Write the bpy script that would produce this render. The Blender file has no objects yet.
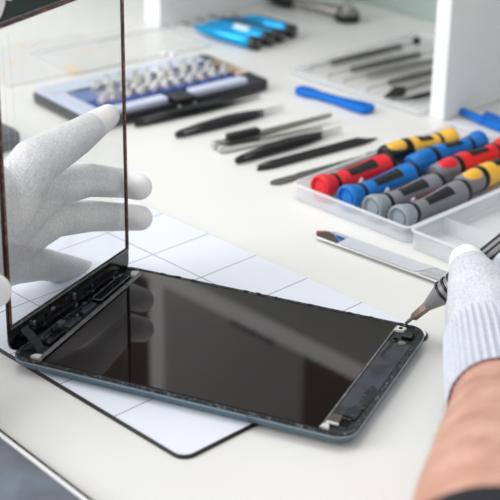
import bpy, bmesh, math, random
from mathutils import Vector, Matrix, noise
PI=math.pi; R=math.radians
C=bpy.context.scene.collection
rnd=random.Random(7)

# ------------------------------------------------------------------ camera
ROT=R(22)
RT=Matrix.Rotation(ROT,3,'Z')                 # tablet frame -> desk frame
CAMP=RT@Vector((0.40241946,-0.60012886,0.40490747))
CR=RT@Vector((0.91551966,0.40201608,0.01438138))
CU=RT@Vector((-0.18108474,0.37993777,0.90711389))
CF=RT@Vector((-0.35921034,0.83308485,-0.42063947))
FPX=1480.0
def ray(px,py): return CF+CR*((px-250)/FPX)-CU*((py-250)/FPX)
def at(px,py,z=0.0):
    d=ray(px,py); return CAMP+d*((z-CAMP.z)/d.z)
def at_x(px,py,x):                            # a point on the upright plane x = const of the tablet frame
    n=RT@Vector((1,0,0)); d=ray(px,py); return CAMP+d*((x-CAMP.dot(n))/d.dot(n))
cam=bpy.data.objects.new('camera',bpy.data.cameras.new('camera')); C.objects.link(cam)
M=Matrix((CR,CU,-CF)).transposed().to_4x4(); M.translation=CAMP; cam.matrix_world=M
cam.data.sensor_width=36; cam.data.lens=36*FPX/500; cam.data.clip_start=.02; cam.data.clip_end=50
cam.data.dof.use_dof=True; cam.data.dof.focus_distance=.86; cam.data.dof.aperture_fstop=10.8
bpy.context.scene.camera=cam

# ------------------------------------------------------------------ materials
def nmat(name):
    m=bpy.data.materials.new(name); m.use_nodes=True; nt=m.node_tree
    return m,nt,nt.nodes['Principled BSDF']
def s2l(c):
    return tuple(((v/255)/12.92 if v/255<=.04045 else ((v/255+.055)/1.055)**2.4) for v in c)+(1,)
def mat(name,rgb,rough=.5,metal=0,spec=.5,ior=None,var=0,vscale=200,bump=0,bscale=400,coat=0,rgb2=None,thr=None):
    m,nt,b=nmat(name); N=nt.nodes.new; L=nt.links.new
    b.inputs['Base Color'].default_value=s2l(rgb); b.inputs['Roughness'].default_value=rough
    b.inputs['Metallic'].default_value=metal; b.inputs['Specular IOR Level'].default_value=spec
    if ior: b.inputs['IOR'].default_value=ior
    b.inputs['Coat Weight'].default_value=coat
    if var or bump or rgb2:
        tc=N('ShaderNodeTexCoord')
    if var or rgb2:
        n=N('ShaderNodeTexNoise'); n.inputs['Scale'].default_value=vscale; n.inputs['Detail'].default_value=4
        L(tc.outputs['Object'],n.inputs['Vector'])
        r=N('ShaderNodeValToRGB'); lo,hi=thr or (.3,.7)
        r.color_ramp.elements[0].position=lo; r.color_ramp.elements[1].position=hi
        if rgb2: c1,c2=s2l(rgb),s2l(rgb2)
        else:
            c1=tuple(max(0,v*(1-var)) for v in s2l(rgb)[:3])+(1,); c2=tuple(min(1,v*(1+var)) for v in s2l(rgb)[:3])+(1,)
        r.color_ramp.elements[0].color=c1; r.color_ramp.elements[1].color=c2
        L(n.outputs['Fac'],r.inputs['Fac']); L(r.outputs['Color'],b.inputs['Base Color'])
    if bump:
        n=N('ShaderNodeTexNoise'); n.inputs['Scale'].default_value=bscale; n.inputs['Detail'].default_value=3
        L(tc.outputs['Object'],n.inputs['Vector'])
        bp=N('ShaderNodeBump'); bp.inputs['Strength'].default_value=bump; bp.inputs['Distance'].default_value=.001
        L(n.outputs['Fac'],bp.inputs['Height']); L(bp.outputs['Normal'],b.inputs['Normal'])
    return m
def clear(name,rgb,alpha,rough=.15,gl=1.0,bump=0):
    """see-through plastic or glass: part transparent, part glossy or milky"""
    m,nt,b=nmat(name); N=nt.nodes.new; L=nt.links.new
    b.inputs['Base Color'].default_value=s2l(rgb); b.inputs['Roughness'].default_value=rough
    b.inputs['Alpha'].default_value=alpha; b.inputs['Specular IOR Level'].default_value=.5*gl
    return m
def knit(name,base,dark,scale=800,ribs=None):
    m,nt,b=nmat(name); N=nt.nodes.new; L=nt.links.new
    b.inputs['Roughness'].default_value=.95; b.inputs['Specular IOR Level'].default_value=.1
    b.inputs['Sheen Weight'].default_value=.15
    tc=N('ShaderNodeTexCoord')
    v=N('ShaderNodeTexVoronoi'); v.inputs['Scale'].default_value=scale; L(tc.outputs['Object'],v.inputs['Vector'])
    n=N('ShaderNodeTexNoise'); n.inputs['Scale'].default_value=scale*1.2; n.inputs['Detail'].default_value=3
    L(tc.outputs['Object'],n.inputs['Vector'])
    n2=N('ShaderNodeTexNoise'); n2.inputs['Scale'].default_value=60; L(tc.outputs['Object'],n2.inputs['Vector'])
    a=N('ShaderNodeMath'); a.operation='ADD'; L(n.outputs['Fac'],a.inputs[0]); 
    s=N('ShaderNodeMath'); s.operation='MULTIPLY'; s.inputs[1].default_value=.35; L(n2.outputs['Fac'],s.inputs[0]); L(s.outputs[0],a.inputs[1])
    r=N('ShaderNodeValToRGB'); r.color_ramp.elements[0].position=.45; r.color_ramp.elements[1].position=.9
    r.color_ramp.elements[0].color=s2l(dark); r.color_ramp.elements[1].color=s2l(base)
    L(a.outputs[0],r.inputs['Fac'])
    L(r.outputs['Color'],b.inputs['Base Color'])
    bp=N('ShaderNodeBump'); bp.inputs['Strength'].default_value=.55; bp.inputs['Distance'].default_value=.0006
    L(v.outputs['Distance'],bp.inputs['Height']); L(bp.outputs['Normal'],b.inputs['Normal'])
    return m

m_desk=mat('desk_laminate',(232,232,228),.38,spec=.35,var=.015,vscale=6)
m_white=mat('white_laminate',(238,240,240),.5,spec=.3)
m_back=mat('sage_panel',(176,190,186),.6,spec=.2)
m_wall=mat('dim_wall',(96,88,84),.9,spec=.1)
m_floor=mat('floor_grey',(120,118,115),.7)
m_slate=mat('slate_aluminium',(84,106,120),.3,metal=.45)
m_rim=mat('rim_adhesive',(16,18,20),.5,rgb2=(120,124,124),vscale=420,thr=(.52,.72),bump=.6,bscale=500)
m_lcd=mat('screen_black',(6,4,4),.035,spec=.5,ior=1.57); m_lcd.node_tree.nodes['Principled BSDF'].inputs['Specular Tint'].default_value=(1,.87,.83,1)
m_lcdframe=mat('screen_frame',(136,136,138),.4,metal=.2,rgb2=(84,85,88),vscale=300)
m_tape=mat('home_tape',(58,60,70),.35,rgb2=(36,39,44),vscale=90,thr=(.45,.62))
m_speck=mat('blue_speckle',(18,20,23),.4,rgb2=(66,100,118),vscale=380,thr=(.56,.74),bump=.4,bscale=500)
m_black=mat('black_plastic',(20,21,23),.35)
m_blackg=mat('black_gloss',(9,11,15),.12,spec=.6)
m_matteblack=mat('black_matte',(28,30,32),.55)
m_chrome=mat('steel',(205,204,200),.22,metal=1)
m_steel=mat('brushed_steel',(165,162,156),.35,metal=1,var=.1,vscale=300)
m_mirror=mat('polished_steel',(232,232,232),.05,metal=1)
m_dsteel=mat('dark_steel',(112,111,108),.4,metal=.6)
m_bronze=mat('dull_metal',(146,130,118),.35,metal=.35,var=.2,vscale=300)
m_whitep=mat('white_plastic',(238,238,238),.4); m_tab=mat('white_tab',(205,205,203),.5)
m_copper=mat('copper_adhesive',(58,40,38),.4,rgb2=(156,104,86),vscale=300,thr=(.4,.75),bump=.3)
m_dark=mat('dark_adhesive',(24,18,18),.45)
m_red=mat('red_plastic',(232,38,48),.38); m_blue=mat('blue_plastic',(0,116,200),.38)
m_yellow=mat('yellow_plastic',(247,190,66),.38); m_grey=mat('grey_plastic',(126,127,134),.42)
m_lgrey=mat('light_grey_plastic',(150,158,166),.3)
m_maroon=mat('maroon_plastic',(84,22,24),.4)
m_cyan=mat('cyan_anodised',(0,156,214),.2,metal=.45)
m_teal=mat('teal_anodised',(0,96,130),.25,metal=.45)
m_bluetool=mat('blue_nylon',(0,108,205),.45,spec=.25)
m_lblue=mat('pale_blue_plastic',(204,213,231),.3)
m_lav=mat('lavender_plastic',(150,158,184),.35)
m_dblue=mat('deep_blue_plastic',(24,66,160),.35)
m_bit=mat('nickel_bit',(230,229,228),.18,metal=.45)
m_brass=mat('tan_metal',(176,160,138),.35,metal=.7)
m_frost=clear('frosted_plastic',(236,240,244),.30,.25)
m_frostrim=clear('frosted_plastic_rim',(240,243,246),.55,.25)
m_film=clear('clear_film',(238,240,242),.10,.2)
m_skin=mat('skin',(188,136,116),.5,spec=.3,rgb2=(218,172,152),vscale=48,thr=(.3,.7),bump=.7,bscale=110)
m_skin.node_tree.nodes['Principled BSDF'].inputs['Subsurface Weight'].default_value=.12
m_skin.node_tree.nodes['Principled BSDF'].inputs['Subsurface Radius'].default_value=(.006,.002,.001)
m_hair=mat('arm_hair',(168,138,118),.6)
m_sleeve=mat('dark_cloth',(26,26,34),.9,bump=.5,bscale=600)
m_knit=knit('knit_glove',(238,238,238),(198,199,202))
m_knitg=knit('knit_glove_blue',(230,232,236),(182,186,194))
m_coat=mat('coated_fingertip',(243,243,243),.75,spec=.2,var=.02,vscale=90,bump=.2,bscale=300)
m_card=mat('printed_card',(222,222,220),.5,rgb2=(238,206,140),vscale=22,thr=(.56,.68))
m_screen2=mat('grey_screen_sheen',(96,95,96),.08,spec=.5,rgb2=(120,130,146),vscale=14,thr=(.4,.65))  # bluish blotches paint reflections into the screen colour
m_thumbdark=mat('charcoal_case',(74,80,84),.4)

def glass_mat():
    m,nt,b=nmat('digitizer_glass'); N=nt.nodes.new; L=nt.links.new
    out=nt.nodes['Material Output']
    t=N('ShaderNodeBsdfTransparent'); t.inputs['Color'].default_value=(.985,.988,.988,1)
    g=N('ShaderNodeBsdfGlossy'); g.inputs['Roughness'].default_value=.03
    f=N('ShaderNodeLayerWeight'); f.inputs['Blend'].default_value=.12
    q=N('ShaderNodeMath'); q.operation='MULTIPLY'; q.inputs[1].default_value=.35; L(f.outputs['Facing'],q.inputs[0])
    mx=N('ShaderNodeMixShader'); L(q.outputs[0],mx.inputs[0]); L(t.outputs[0],mx.inputs[1]); L(g.outputs[0],mx.inputs[2])
    d=N('ShaderNodeBsdfDiffuse'); d.inputs['Color'].default_value=(.85,.86,.86,1)
    tc=N('ShaderNodeTexCoord'); mp=N('ShaderNodeMapping'); mp.inputs['Scale'].default_value=(1,1,.35)
    L(tc.outputs['Object'],mp.inputs['Vector'])
    n=N('ShaderNodeTexNoise'); n.inputs['Scale'].default_value=26; n.inputs['Detail'].default_value=5; L(mp.outputs[0],n.inputs['Vector'])
    r=N('ShaderNodeMapRange'); r.inputs['From Min'].default_value=.4; r.inputs['From Max'].default_value=.8
    r.inputs['To Min'].default_value=.01; r.inputs['To Max'].default_value=.07; L(n.outputs['Fac'],r.inputs['Value'])
    m2=N('ShaderNodeMixShader'); L(r.outputs[0],m2.inputs[0]); L(mx.outputs[0],m2.inputs[1]); L(d.outputs[0],m2.inputs[2])
    L(m2.outputs[0],out.inputs['Surface']); return m
m_glass=glass_mat()

def mat_grid():
    m,nt,b=nmat('grid_mat_top'); N=nt.nodes.new; L=nt.links.new
    b.inputs['Roughness'].default_value=.3; b.inputs['Specular IOR Level'].default_value=.4
    tc=N('ShaderNodeTexCoord'); sp=N('ShaderNodeSeparateXYZ'); L(tc.outputs['Object'],sp.inputs[0])
    def line(sock,off,per):
        a=N('ShaderNodeMath'); a.operation='SUBTRACT'; L(sock,a.inputs[0]); a.inputs[1].default_value=off
        d=N('ShaderNodeMath'); d.operation='PINGPONG'; L(a.outputs[0],d.inputs[0]); d.inputs[1].default_value=per/2
        c=N('ShaderNodeMath'); c.operation='LESS_THAN'; L(d.outputs[0],c.inputs[0]); c.inputs[1].default_value=.00042
        return c.outputs[0]
    a=line(sp.outputs['X'],.034,.0455); c=line(sp.outputs['Y'],.1545,.0487)
    mx=N('ShaderNodeMath'); mx.operation='MAXIMUM'; L(a,mx.inputs[0]); L(c,mx.inputs[1])
    g1=N('ShaderNodeMath'); g1.operation='LESS_THAN'; L(sp.outputs['X'],g1.inputs[0]); g1.inputs[1].default_value=.10
    g2=N('ShaderNodeMath'); g2.operation='MULTIPLY'; L(mx.outputs[0],g2.inputs[0]); L(g1.outputs[0],g2.inputs[1])
    # cross lines still run to the right-hand edge
    g3=N('ShaderNodeMath'); g3.operation='MAXIMUM'; L(g2.outputs[0],g3.inputs[0]); L(c,g3.inputs[1])
    mix=N('ShaderNodeMix'); mix.data_type='RGBA'; L(g3.outputs[0],mix.inputs[0])
    mix.inputs[6].default_value=s2l((232,237,246)); mix.inputs[7].default_value=s2l((150,156,172))
    L(mix.outputs[2],b.inputs['Base Color']); return m
m_grid=mat_grid()

# ------------------------------------------------------------------ mesh helpers
def finish(bm,name,m,parent=None,smooth=True,bevel=0,seg=2,angle=35):
    bmesh.ops.recalc_face_normals(bm,faces=bm.faces)
    me=bpy.data.meshes.new(name); bm.to_mesh(me); bm.free()
    for mm in (m if isinstance(m,(list,tuple)) else [m]): me.materials.append(mm)
    o=bpy.data.objects.new(name,me); C.objects.link(o)
    if parent: o.parent=parent
    if smooth:
        me.shade_smooth()
        try: me.set_sharp_from_angle(angle=R(angle))
        except Exception: pass
    if bevel:
        b=o.modifiers.new('bevel','BEVEL'); b.width=bevel; b.segments=seg; b.limit_method='ANGLE'; b.angle_limit=R(40)
    return o
def thing(name,label,cat,loc=(0,0,0),rz=0,group=None):
    o=bpy.data.objects.new(name,None); C.objects.link(o); o.location=loc; o.rotation_euler=(0,0,rz)
    o.empty_display_size=.02
    return tag(o,label,cat,group)
def tag(o,label,cat,group=None):
    o['label']=label; o['category']=cat
    if group:o['group']=group
    return o
def copy_tree(o,parent=None):
    c=o.copy(); C.objects.link(c); c.parent=parent
    for ch in list(o.children): copy_tree(ch,c)
    return c
def box(bm,x0,x1,y0,y1,z0,z1):
    v=[bm.verts.new(p) for p in ((x0,y0,z0),(x1,y0,z0),(x1,y1,z0),(x0,y1,z0),(x0,y0,z1),(x1,y0,z1),(x1,y1,z1),(x0,y1,z1))]
    for f in ((3,2,1,0),(4,5,6,7),(0,1,5,4),(1,2,6,5),(2,3,7,6),(3,0,4,7)): bm.faces.new([v[i] for i in f])
def rr(x0,x1,y0,y1,r,n=6):
    p=[]; r=max(r,1e-5)
    for cx,cy,a0 in ((x1-r,y1-r,0),(x0+r,y1-r,90),(x0+r,y0+r,180),(x1-r,y0+r,270)):
        for i in range(n+1):
            a=R(a0+90*i/n); p.append((cx+r*math.cos(a),cy+r*math.sin(a)))
    return p
def stack(bm,loops,cap0=True,cap1=True):
    """loops: lists of 3-D points, same count, bridged in turn"""
    vs=[[bm.verts.new(p) for p in l] for l in loops]; n=len(vs[0])
    for a,b in zip(vs,vs[1:]):
        for i in range(n): bm.faces.new((a[i],a[(i+1)%n],b[(i+1)%n],b[i]))
    if cap0: bm.faces.new(vs[0][::-1])
    if cap1: bm.faces.new(vs[-1])
    return vs
def rprism(bm,x0,x1,y0,y1,r,prof,n=6):
    """rounded-rectangle body: prof = [(z, inset)]"""
    stack(bm,[[(x,y,z) for x,y in rr(x0+i,x1-i,y0+i,y1-i,r-i if r-i>0 else 1e-4,n)] for z,i in prof])
def poly(bm,pts,z0,z1): stack(bm,[[(x,y,z0) for x,y in pts],[(x,y,z1) for x,y in pts]])
def ring(bm,o0,o1,o2,o3,ro,w,z0,z1,n=6):
    """an open frame: outer rounded rectangle, inner one inset by w"""
    a=rr(o0,o1,o2,o3,ro,n); b=rr(o0+w,o1-w,o2+w,o3-w,max(ro-w,.0004),n); N_=len(a)
    A0=[bm.verts.new((x,y,z0)) for x,y in a];A1=[bm.verts.new((x,y,z1)) for x,y in a]
    B0=[bm.verts.new((x,y,z0)) for x,y in b];B1=[bm.verts.new((x,y,z1)) for x,y in b]
    for i in range(N_):
        j=(i+1)%N_
        for q in ((A0[i],A0[j],A1[j],A1[i]),(B0[j],B0[i],B1[i],B1[j]),(A1[i],A1[j],B1[j],B1[i]),(A0[j],A0[i],B0[i],B0[j])): bm.faces.new(q)
def frame(d):
    d=Vector(d).normalized(); a=Vector((0,0,1)) if abs(d.z)<.9 else Vector((1,0,0))
    s=d.cross(a).normalized(); return d,s,s.cross(d)
def lathe(bm,prof,o=(0,0,0),d=(1,0,0),seg=20,fy=1,fz=1):
    o=Vector(o); d,s,u=frame(d)
    loops=[[o+d*t+s*(r*fy*math.cos(2*PI*i/seg))+u*(r*fz*math.sin(2*PI*i/seg)) for i in range(seg)] for t,r in prof]
    stack(bm,loops)
def tube(bm,pts,rad,seg=10):
    pts=[Vector(p) for p in pts]; loops=[]
    rad=rad if isinstance(rad,(list,tuple)) else [rad]*len(pts)
    up=None
    for i,p in enumerate(pts):
        t=(pts[min(i+1,len(pts)-1)]-pts[max(i-1,0)]).normalized()
        if up is None: _,s,up=frame(t)
        s=t.cross(up).normalized(); up=s.cross(t).normalized()
        loops.append([p+s*(rad[i]*math.cos(2*PI*k/seg))+up*(rad[i]*math.sin(2*PI*k/seg)) for k in range(seg)])
    stack(bm,loops)
def capsule(bm,a,b,ra,rb,seg=20,n=6):
    a=Vector(a);b=Vector(b);d,s,u=frame(b-a);L=(b-a).length
    prof=[(-ra*math.cos(PI/2*i/n),max(ra*math.sin(PI/2*i/n),1e-5)) for i in range(n+1)]
    prof+=[(L+rb*math.sin(PI/2*i/n),max(rb*math.cos(PI/2*i/n),1e-5)) for i in range(n+1)]
    loops=[[a+d*t+s*(r*math.cos(2*PI*i/seg))+u*(r*math.sin(2*PI*i/seg)) for i in range(seg)] for t,r in prof]
    stack(bm,loops)
def NB(): return bmesh.new()
def leafed(pts):  # mirror a half outline given as (x, halfwidth)
    return [(x,-w) for x,w in pts]+[(x,w) for x,w in reversed(pts)]
def aim(p,q):
    d=q-p; return math.atan2(d.y,d.x),d.length

def remeshed(bm,voxel,name,m,parent=None,smooth=6,post=None):
    """melt overlapping limbs into one continuous skin"""
    bmesh.ops.recalc_face_normals(bm,faces=bm.faces)
    me=bpy.data.meshes.new(name+'_raw'); bm.to_mesh(me); bm.free()
    o=bpy.data.objects.new(name+'_raw',me); C.objects.link(o)
    r=o.modifiers.new('r','REMESH'); r.mode='VOXEL'; r.voxel_size=voxel
    if smooth:
        s=o.modifiers.new('s','SMOOTH'); s.iterations=smooth; s.factor=.5
    dg=bpy.context.evaluated_depsgraph_get(); dg.update()
    me2=bpy.data.meshes.new_from_object(o.evaluated_get(dg)); me2.name=name
    bpy.data.objects.remove(o)
    me2.materials.clear()
    for mm in (m if isinstance(m,(list,tuple)) else [m]): me2.materials.append(mm)
    me2.shade_smooth()
    if post: post(me2)
    o=bpy.data.objects.new(name,me2); C.objects.link(o); o.parent=parent
    return o

# ------------------------------------------------------------------ the room and the desk
bm=NB(); box(bm,-2.2,2.2,-1.6,1.45,-.78,-.74); o=finish(bm,'floor',m_floor,smooth=False); o['kind']='structure'
bm=NB(); box(bm,-2.2,2.2,1.45,1.5,-.78,1.9); o=finish(bm,'wall_back',m_wall,smooth=False); o['kind']='structure'
desk=thing('desk','long white laminate workbench that everything lies on','desk',(0,0,-.74))
bm=NB(); box(bm,-1.05,.75,-.26,.78,.712,.74); finish(bm,'desk_top',m_desk,desk,False,.002)
for x in (-1.0,.66):
    for y in (-.2,.70):
        bm=NB(); box(bm,x,x+.05,y,y+.05,0,.712); finish(bm,'leg',m_white,desk,False,.002)
hut=thing('shelf_unit','white bench-top shelving with upright dividers and a sage grey back panel','shelf',(0,.6,0))
def part_box(name,b,m,par,bev=.001):
    bm=NB(); box(bm,*b); return finish(bm,name,m,par,False,bev)
for x0,x1 in ((-.463,-.440),(-.109,-.094),(.270,.285),(-.83,-.815)):
    part_box('divider',(x0,x1,-.105,.113,0,.62),m_white,hut)
part_box('back_panel',(-.83,.285,.113,.121,0,.085),m_back,hut)
part_box('shelf_board',(-.440,-.109,-.105,.113,.272,.292),m_white,hut)
part_box('shelf_board',(-.094,.270,-.105,.113,.272,.292),m_white,hut)
part_box('shelf_board',(-.815,-.463,-.105,.113,.272,.292),m_white,hut)

# ------------------------------------------------------------------ grid mat
gm=thing('work_mat','white gridded repair mat with a black rubber edge, lying under the dismantled tablet','mat')
bm=NB(); rprism(bm,-.1435,.1342,.0088,.2032,.0075,[(0,.0),(.0015,0),(.0018,.0003)],8); finish(bm,'rubber_base',m_dark,gm)
bm=NB(); rprism(bm,-.1425,.1330,.0100,.2026,.0068,[(.0017,0),(.0021,.0)],8); finish(bm,'grid_sheet',m_grid,gm)

# ------------------------------------------------------------------ tablet (local frame: x long, y short)
ZM=.0021
TL,TW=.2,.1300
tab=thing('tablet','slate blue tablet body lying open on the gridded mat with its black screen bare','tablet',(0,0,ZM),ROT)
bm=NB(); rprism(bm,0,TL,0,TW,.0105,[(0,.006),(.0006,.0032),(.0018,.0012),(.0032,.0003),(.0052,0),(.0058,.0001),(.0062,.0006)],10)
finish(bm,'shell',m_slate,tab,True,angle=50)
bm=NB(); ring(bm,-.0001,TL+.0001,-.0001,TW+.0001,.0106,.0006,.0053,.0060,10); finish(bm,'polished_edge',mat('edge_silver',(150,158,164),.25,metal=.8),tab)
bm=NB(); ring(bm,.0005,TL-.0005,.0005,TW-.0005,.010,.0022,.0060,.0071,10); finish(bm,'rim_adhesive',m_rim,tab)
bm=NB(); rprism(bm,.0023,TL-.0023,.0023,TW-.0023,.0085,[(.0060,0),(.0063,0)],8); finish(bm,'chassis_tray',m_matteblack,tab)
bm=NB(); rprism(bm,.0192,.1815,.0036,TW-.0034,.0008,[(.0060,0),(.0070,0),(.0071,.0001)],3); finish(bm,'screen',m_lcd,tab,angle=30)
bm=NB(); box(bm,.0162,.0190,.0034,TW-.0034,.006,.0072); finish(bm,'screen_edge_strip',m_lcdframe,tab,False,.0002)
bm=NB(); box(bm,.1817,.1828,.0034,TW-.0034,.006,.0072); finish(bm,'screen_edge_strip',m_lcdframe,tab,False,.0002)
bm=NB(); box(bm,.1832,.1970,.030,.106,.006,.0070); box(bm,.1832,.1925,.019,.030,.006,.0069); finish(bm,'home_button_tape',m_tape,tab,False,.0003)
bm=NB()
poly(bm,[(.1885,.018),(.1958,.018),(.1962,.052),(.1925,.055),(.1905,.046),(.1920,.034),(.1885,.026)],.0069,.00725)
finish(bm,'adhesive_patch',m_speck,tab)
bm=NB(); poly(bm,[(.1850,.088),(.1865,.087),(.1875,.112),(.1855,.113)],.0069,.0072); finish(bm,'adhesive_patch',m_speck,tab)
bm=NB(); rprism(bm,.1838,.1900,.0090,.0170,.001,[(.0062,0),(.0086,0),(.0090,.0004)],4); o=finish(bm,'vibration_motor',mat('motor_metal',(104,94,86),.3,metal=.5,var=.3,vscale=500),tab)
bm=NB(); box(bm,.1836,.1902,.0086,.0090,.0074,.0087); finish(bm,'contact_strip',m_whitep,o,False); 
bm=NB(); box(bm,.1832,.1945,.0165,.0200,.0062,.0074); box(bm,.1903,.1945,.0085,.0165,.0062,.0068); finish(bm,'motor_well',m_blackg,tab,False,.0003)
bm=NB(); poly(bm,[(.1817,.0042),(.1868,.0040),(.1855,.0078),(.1830,.0085)],.0063,.0076); finish(bm,'white_tab',m_tab,tab)
bm=NB(); poly(bm,[(.1822,.1190),(.1878,.1200),(.1885,.1242),(.1830,.1252)],.0063,.0076); o=finish(bm,'white_tab',m_tab,tab)
bm=NB(); lathe(bm,[(0,.0011),(.0006,.0011)],(.1856,.1222,.0076),(0,0,1),12); finish(bm,'screw',m_blackg,o)
bm=NB(); rprism(bm,.1890,.1952,.1120,.1190,.0008,[(.0062,0),(.0082,0),(.0085,.0004)],3); finish(bm,'camera_connector',m_blackg,tab)
bm=NB(); lathe(bm,[(0,.0022),(.0004,.0022)],(.1915,.1065,.0070),(0,0,1),16); o=finish(bm,'round_seal',m_lcdframe,tab)
bm=NB(); lathe(bm,[(0,.0012),(.0006,.0012)],(.1865,.1095,.0066),(0,0,1),12); finish(bm,'screw',m_blackg,tab)
# hinge-end components
bm=NB(); poly(bm,[(.0118,.0045),(.0172,.0040),(.0168,.0085),(.0130,.0078)],.0063,.0078); finish(bm,'white_tab',m_tab,tab)
bm=NB(); poly(bm,[(.0128,.1180),(.0165,.1190),(.0160,.1250),(.0120,.1235)],.0063,.0078); finish(bm,'white_tab',m_tab,tab)
bm=NB(); rprism(bm,.0085,.0150,.0780,.1150,.0015,[(.0062,0),(.0082,0),(.0085,.0003)],4); o=finish(bm,'shield_cover',m_blackg,tab)
bm=NB(); ring(bm,.0085,.0150,.0780,.1150,.0015,.0005,.0085,.0088,4); finish(bm,'silver_outline',m_lcdframe,o)
bm=NB(); rprism(bm,.0105,.0148,.0600,.0740,.0008,[(.0062,0),(.0088,0),(.0090,.0003)],3); finish(bm,'socket',m_tape,tab)
bm=NB(); rprism(bm,.0100,.0150,.0420,.0560,.0008,[(.0062,0),(.0080,0),(.0082,.0003)],3); finish(bm,'socket',m_tape,tab)
bm=NB(); rprism(bm,.0095,.0150,.0200,.0380,.0008,[(.0062,0),(.0086,0),(.0088,.0003)],3); finish(bm,'socket',m_blackg,tab)
for k in range(16):
    y=.012+.108*k/16+rnd.uniform(-.002,.002); x=rnd.uniform(.0050,.0095); s=rnd.uniform(.0006,.0014)
    bm=NB(); box(bm,x-s,x+s,y-s*1.4,y+s*1.4,.0063,.0074+rnd.uniform(0,.0006)); finish(bm,'circuit_chip',[m_speck,m_lcdframe,m_black,m_speck][k%4],tab,False,.0002)
for k in range(14):
    y=rnd.uniform(.018,.118); x=rnd.uniform(.0045,.0150); s_=rnd.uniform(.0004,.0009)
    bm=NB(); box(bm,x-s_,x+s_,y-s_*2,y+s_*2,.0070,.0090); finish(bm,'solder_pad',[m_speck,m_lcdframe,m_chrome][k%3],tab,False,.0001)
bm=NB(); box(bm,.0035,.0080,.010,.122,.0062,.0068); finish(bm,'circuit_board',m_speck,tab,False)
# bits of torn adhesive along the long rims
bm=NB()
for k in range(70):
    y=rnd.choice((.0014,TW-.0014)) ; x=rnd.uniform(.015,.192); s=rnd.uniform(.0003,.0010)
    box(bm,x-s*1.6,x+s*1.6,y-s*.6,y+s*.6,.0069,.0071+rnd.uniform(.0001,.0006))
finish(bm,'adhesive_residue',m_rim,tab,False)
for o_ in C.objects:
    if o_.name.startswith('adhesive_residue'): o_['kind']='stuff'

# ------------------------------------------------------------------ raised digitizer glass
# local frame: x across the short side, z up along the long side, y = thickness, front faces -y
gp=thing('screen_glass','clear tablet front glass with black end bands, held upright by the gloved left hand','glass panel')
az,lean,roll=-0.0295,-0.0203,-0.0378
rv=Vector((math.sin(-az),math.cos(az),0)); nv=Vector((math.cos(az),math.sin(az),0))
uu=Vector((0,0,1))*math.cos(lean)+nv*math.sin(lean)
r2=rv*math.cos(roll)+uu*math.sin(roll); u2=-rv*math.sin(roll)+uu*math.cos(roll); n2=u2.cross(r2)
GX=RT@r2; GZ=RT@u2; GY=GZ.cross(GX)
GM=Matrix((GX,GY,GZ)).transposed().to_4x4()
GO=RT@Vector((.0028,.0015,.0277)); 
GM.translation=GO
gp.matrix_world=GM; gp.location=GM.to_translation(); gp.rotation_euler=GM.to_euler()
WI,HI=.1247,.1636
def prism_xz(bm,pts,y0,y1): stack(bm,[[(x,y0,z) for x,z in pts],[(x,y1,z) for x,z in pts]])
GB=-.0158
bm=NB(); box(bm,0,WI,-.0004,.0004,0,HI); finish(bm,'window_glass',m_glass,gp,False)
bm=NB(); p=rr(-.0038,WI+.0018,GB,.0,.0085,8); p=[(x,min(z,0)) for x,z in p]
p=[(-.0038,0),(-.0038,GB+.008)]+[(-.0038+.008*(1-math.cos(R(a))),GB+.008*(1-math.sin(R(a)))) for a in (20,45,70,90)]+[(WI+.0018-.008*(1-math.sin(R(a))),GB+.008*(1-math.cos(R(a)))) for a in (0,25,50,75,90)][0:]+[(WI+.0018,0)]
prism_xz(bm,p,-.0006,.0006); lower=finish(bm,'lower_band',m_blackg,gp)
bm=NB(); p2=[(-.0038,HI),(-.0038,HI+.010)]+[(-.0038+.009*(1-math.cos(R(a))),HI+.010+.009*math.sin(R(a))) for a in (30,60,90)]+[(WI+.0018-.009*(1-math.sin(R(a))),HI+.010+.009*math.cos(R(a))) for a in (0,30,60,90)]+[(WI+.0018,HI)]
prism_xz(bm,p2,-.0006,.0006); upper=finish(bm,'upper_band',m_blackg,gp)
bm=NB(); box(bm,-.0038,0,-.0006,.0006,0,HI); finish(bm,'side_band',m_dark,gp,False)
bm=NB(); box(bm,WI,WI+.0022,-.0006,.0006,0,HI); finish(bm,'side_band',m_dark,gp,False)
bm=NB(); box(bm,-.0026,-.0014,-.0013,-.0006,0,HI); finish(bm,'copper_adhesive_strip',m_copper,gp,False)
bm=NB(); box(bm,WI+.0001,WI+.0011,-.0013,-.0006,0,HI); finish(bm,'copper_adhesive_strip',m_copper,gp,False)
bm=NB(); box(bm,-.0026,WI+.001,-.0013,-.0006,HI+.0003,HI+.0022); o=finish(bm,'copper_adhesive_strip',m_copper,gp,False)
bm=NB(); box(bm,-.0026,WI+.001,-.0013,-.0006,HI+.0026,HI+.0036); finish(bm,'grey_adhesive_strip',m_lcdframe,gp,False)
bm=NB(); box(bm,-.0020,WI+.001,-.0012,-.0006,-.0014,-.0004); finish(bm,'grey_adhesive_strip',m_lcdframe,gp,False)
# hinge side components on the lower band
bm=NB(); box(bm,.030,.112,-.0013,-.0006,-.0118,-.0100); finish(bm,'adhesive_patch',m_speck,gp,False)
for k in range(16):
    x=.022+.092*k/16+rnd.uniform(-.003,.003); z=rnd.uniform(-.0135,-.0045); s=rnd.uniform(.0006,.0016)
    bm=NB(); box(bm,x-s,x+s,-.0016,-.0006,z-s*.6,z+s*.6); finish(bm,'circuit_chip',[m_speck,m_blackg,m_speck,m_lcdframe][k%4],lower,False,.0002)
bm=NB(); box(bm,.060,.0625,-.0024,-.0006,-.0085,-.0045); finish(bm,'metal_clip',m_steel,lower,False,.0003)
bm=NB(); box(bm,.0185,.0200,-.0022,-.0006,-.0070,-.0045); finish(bm,'metal_clip',m_chrome,lower,False,.0003)
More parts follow.
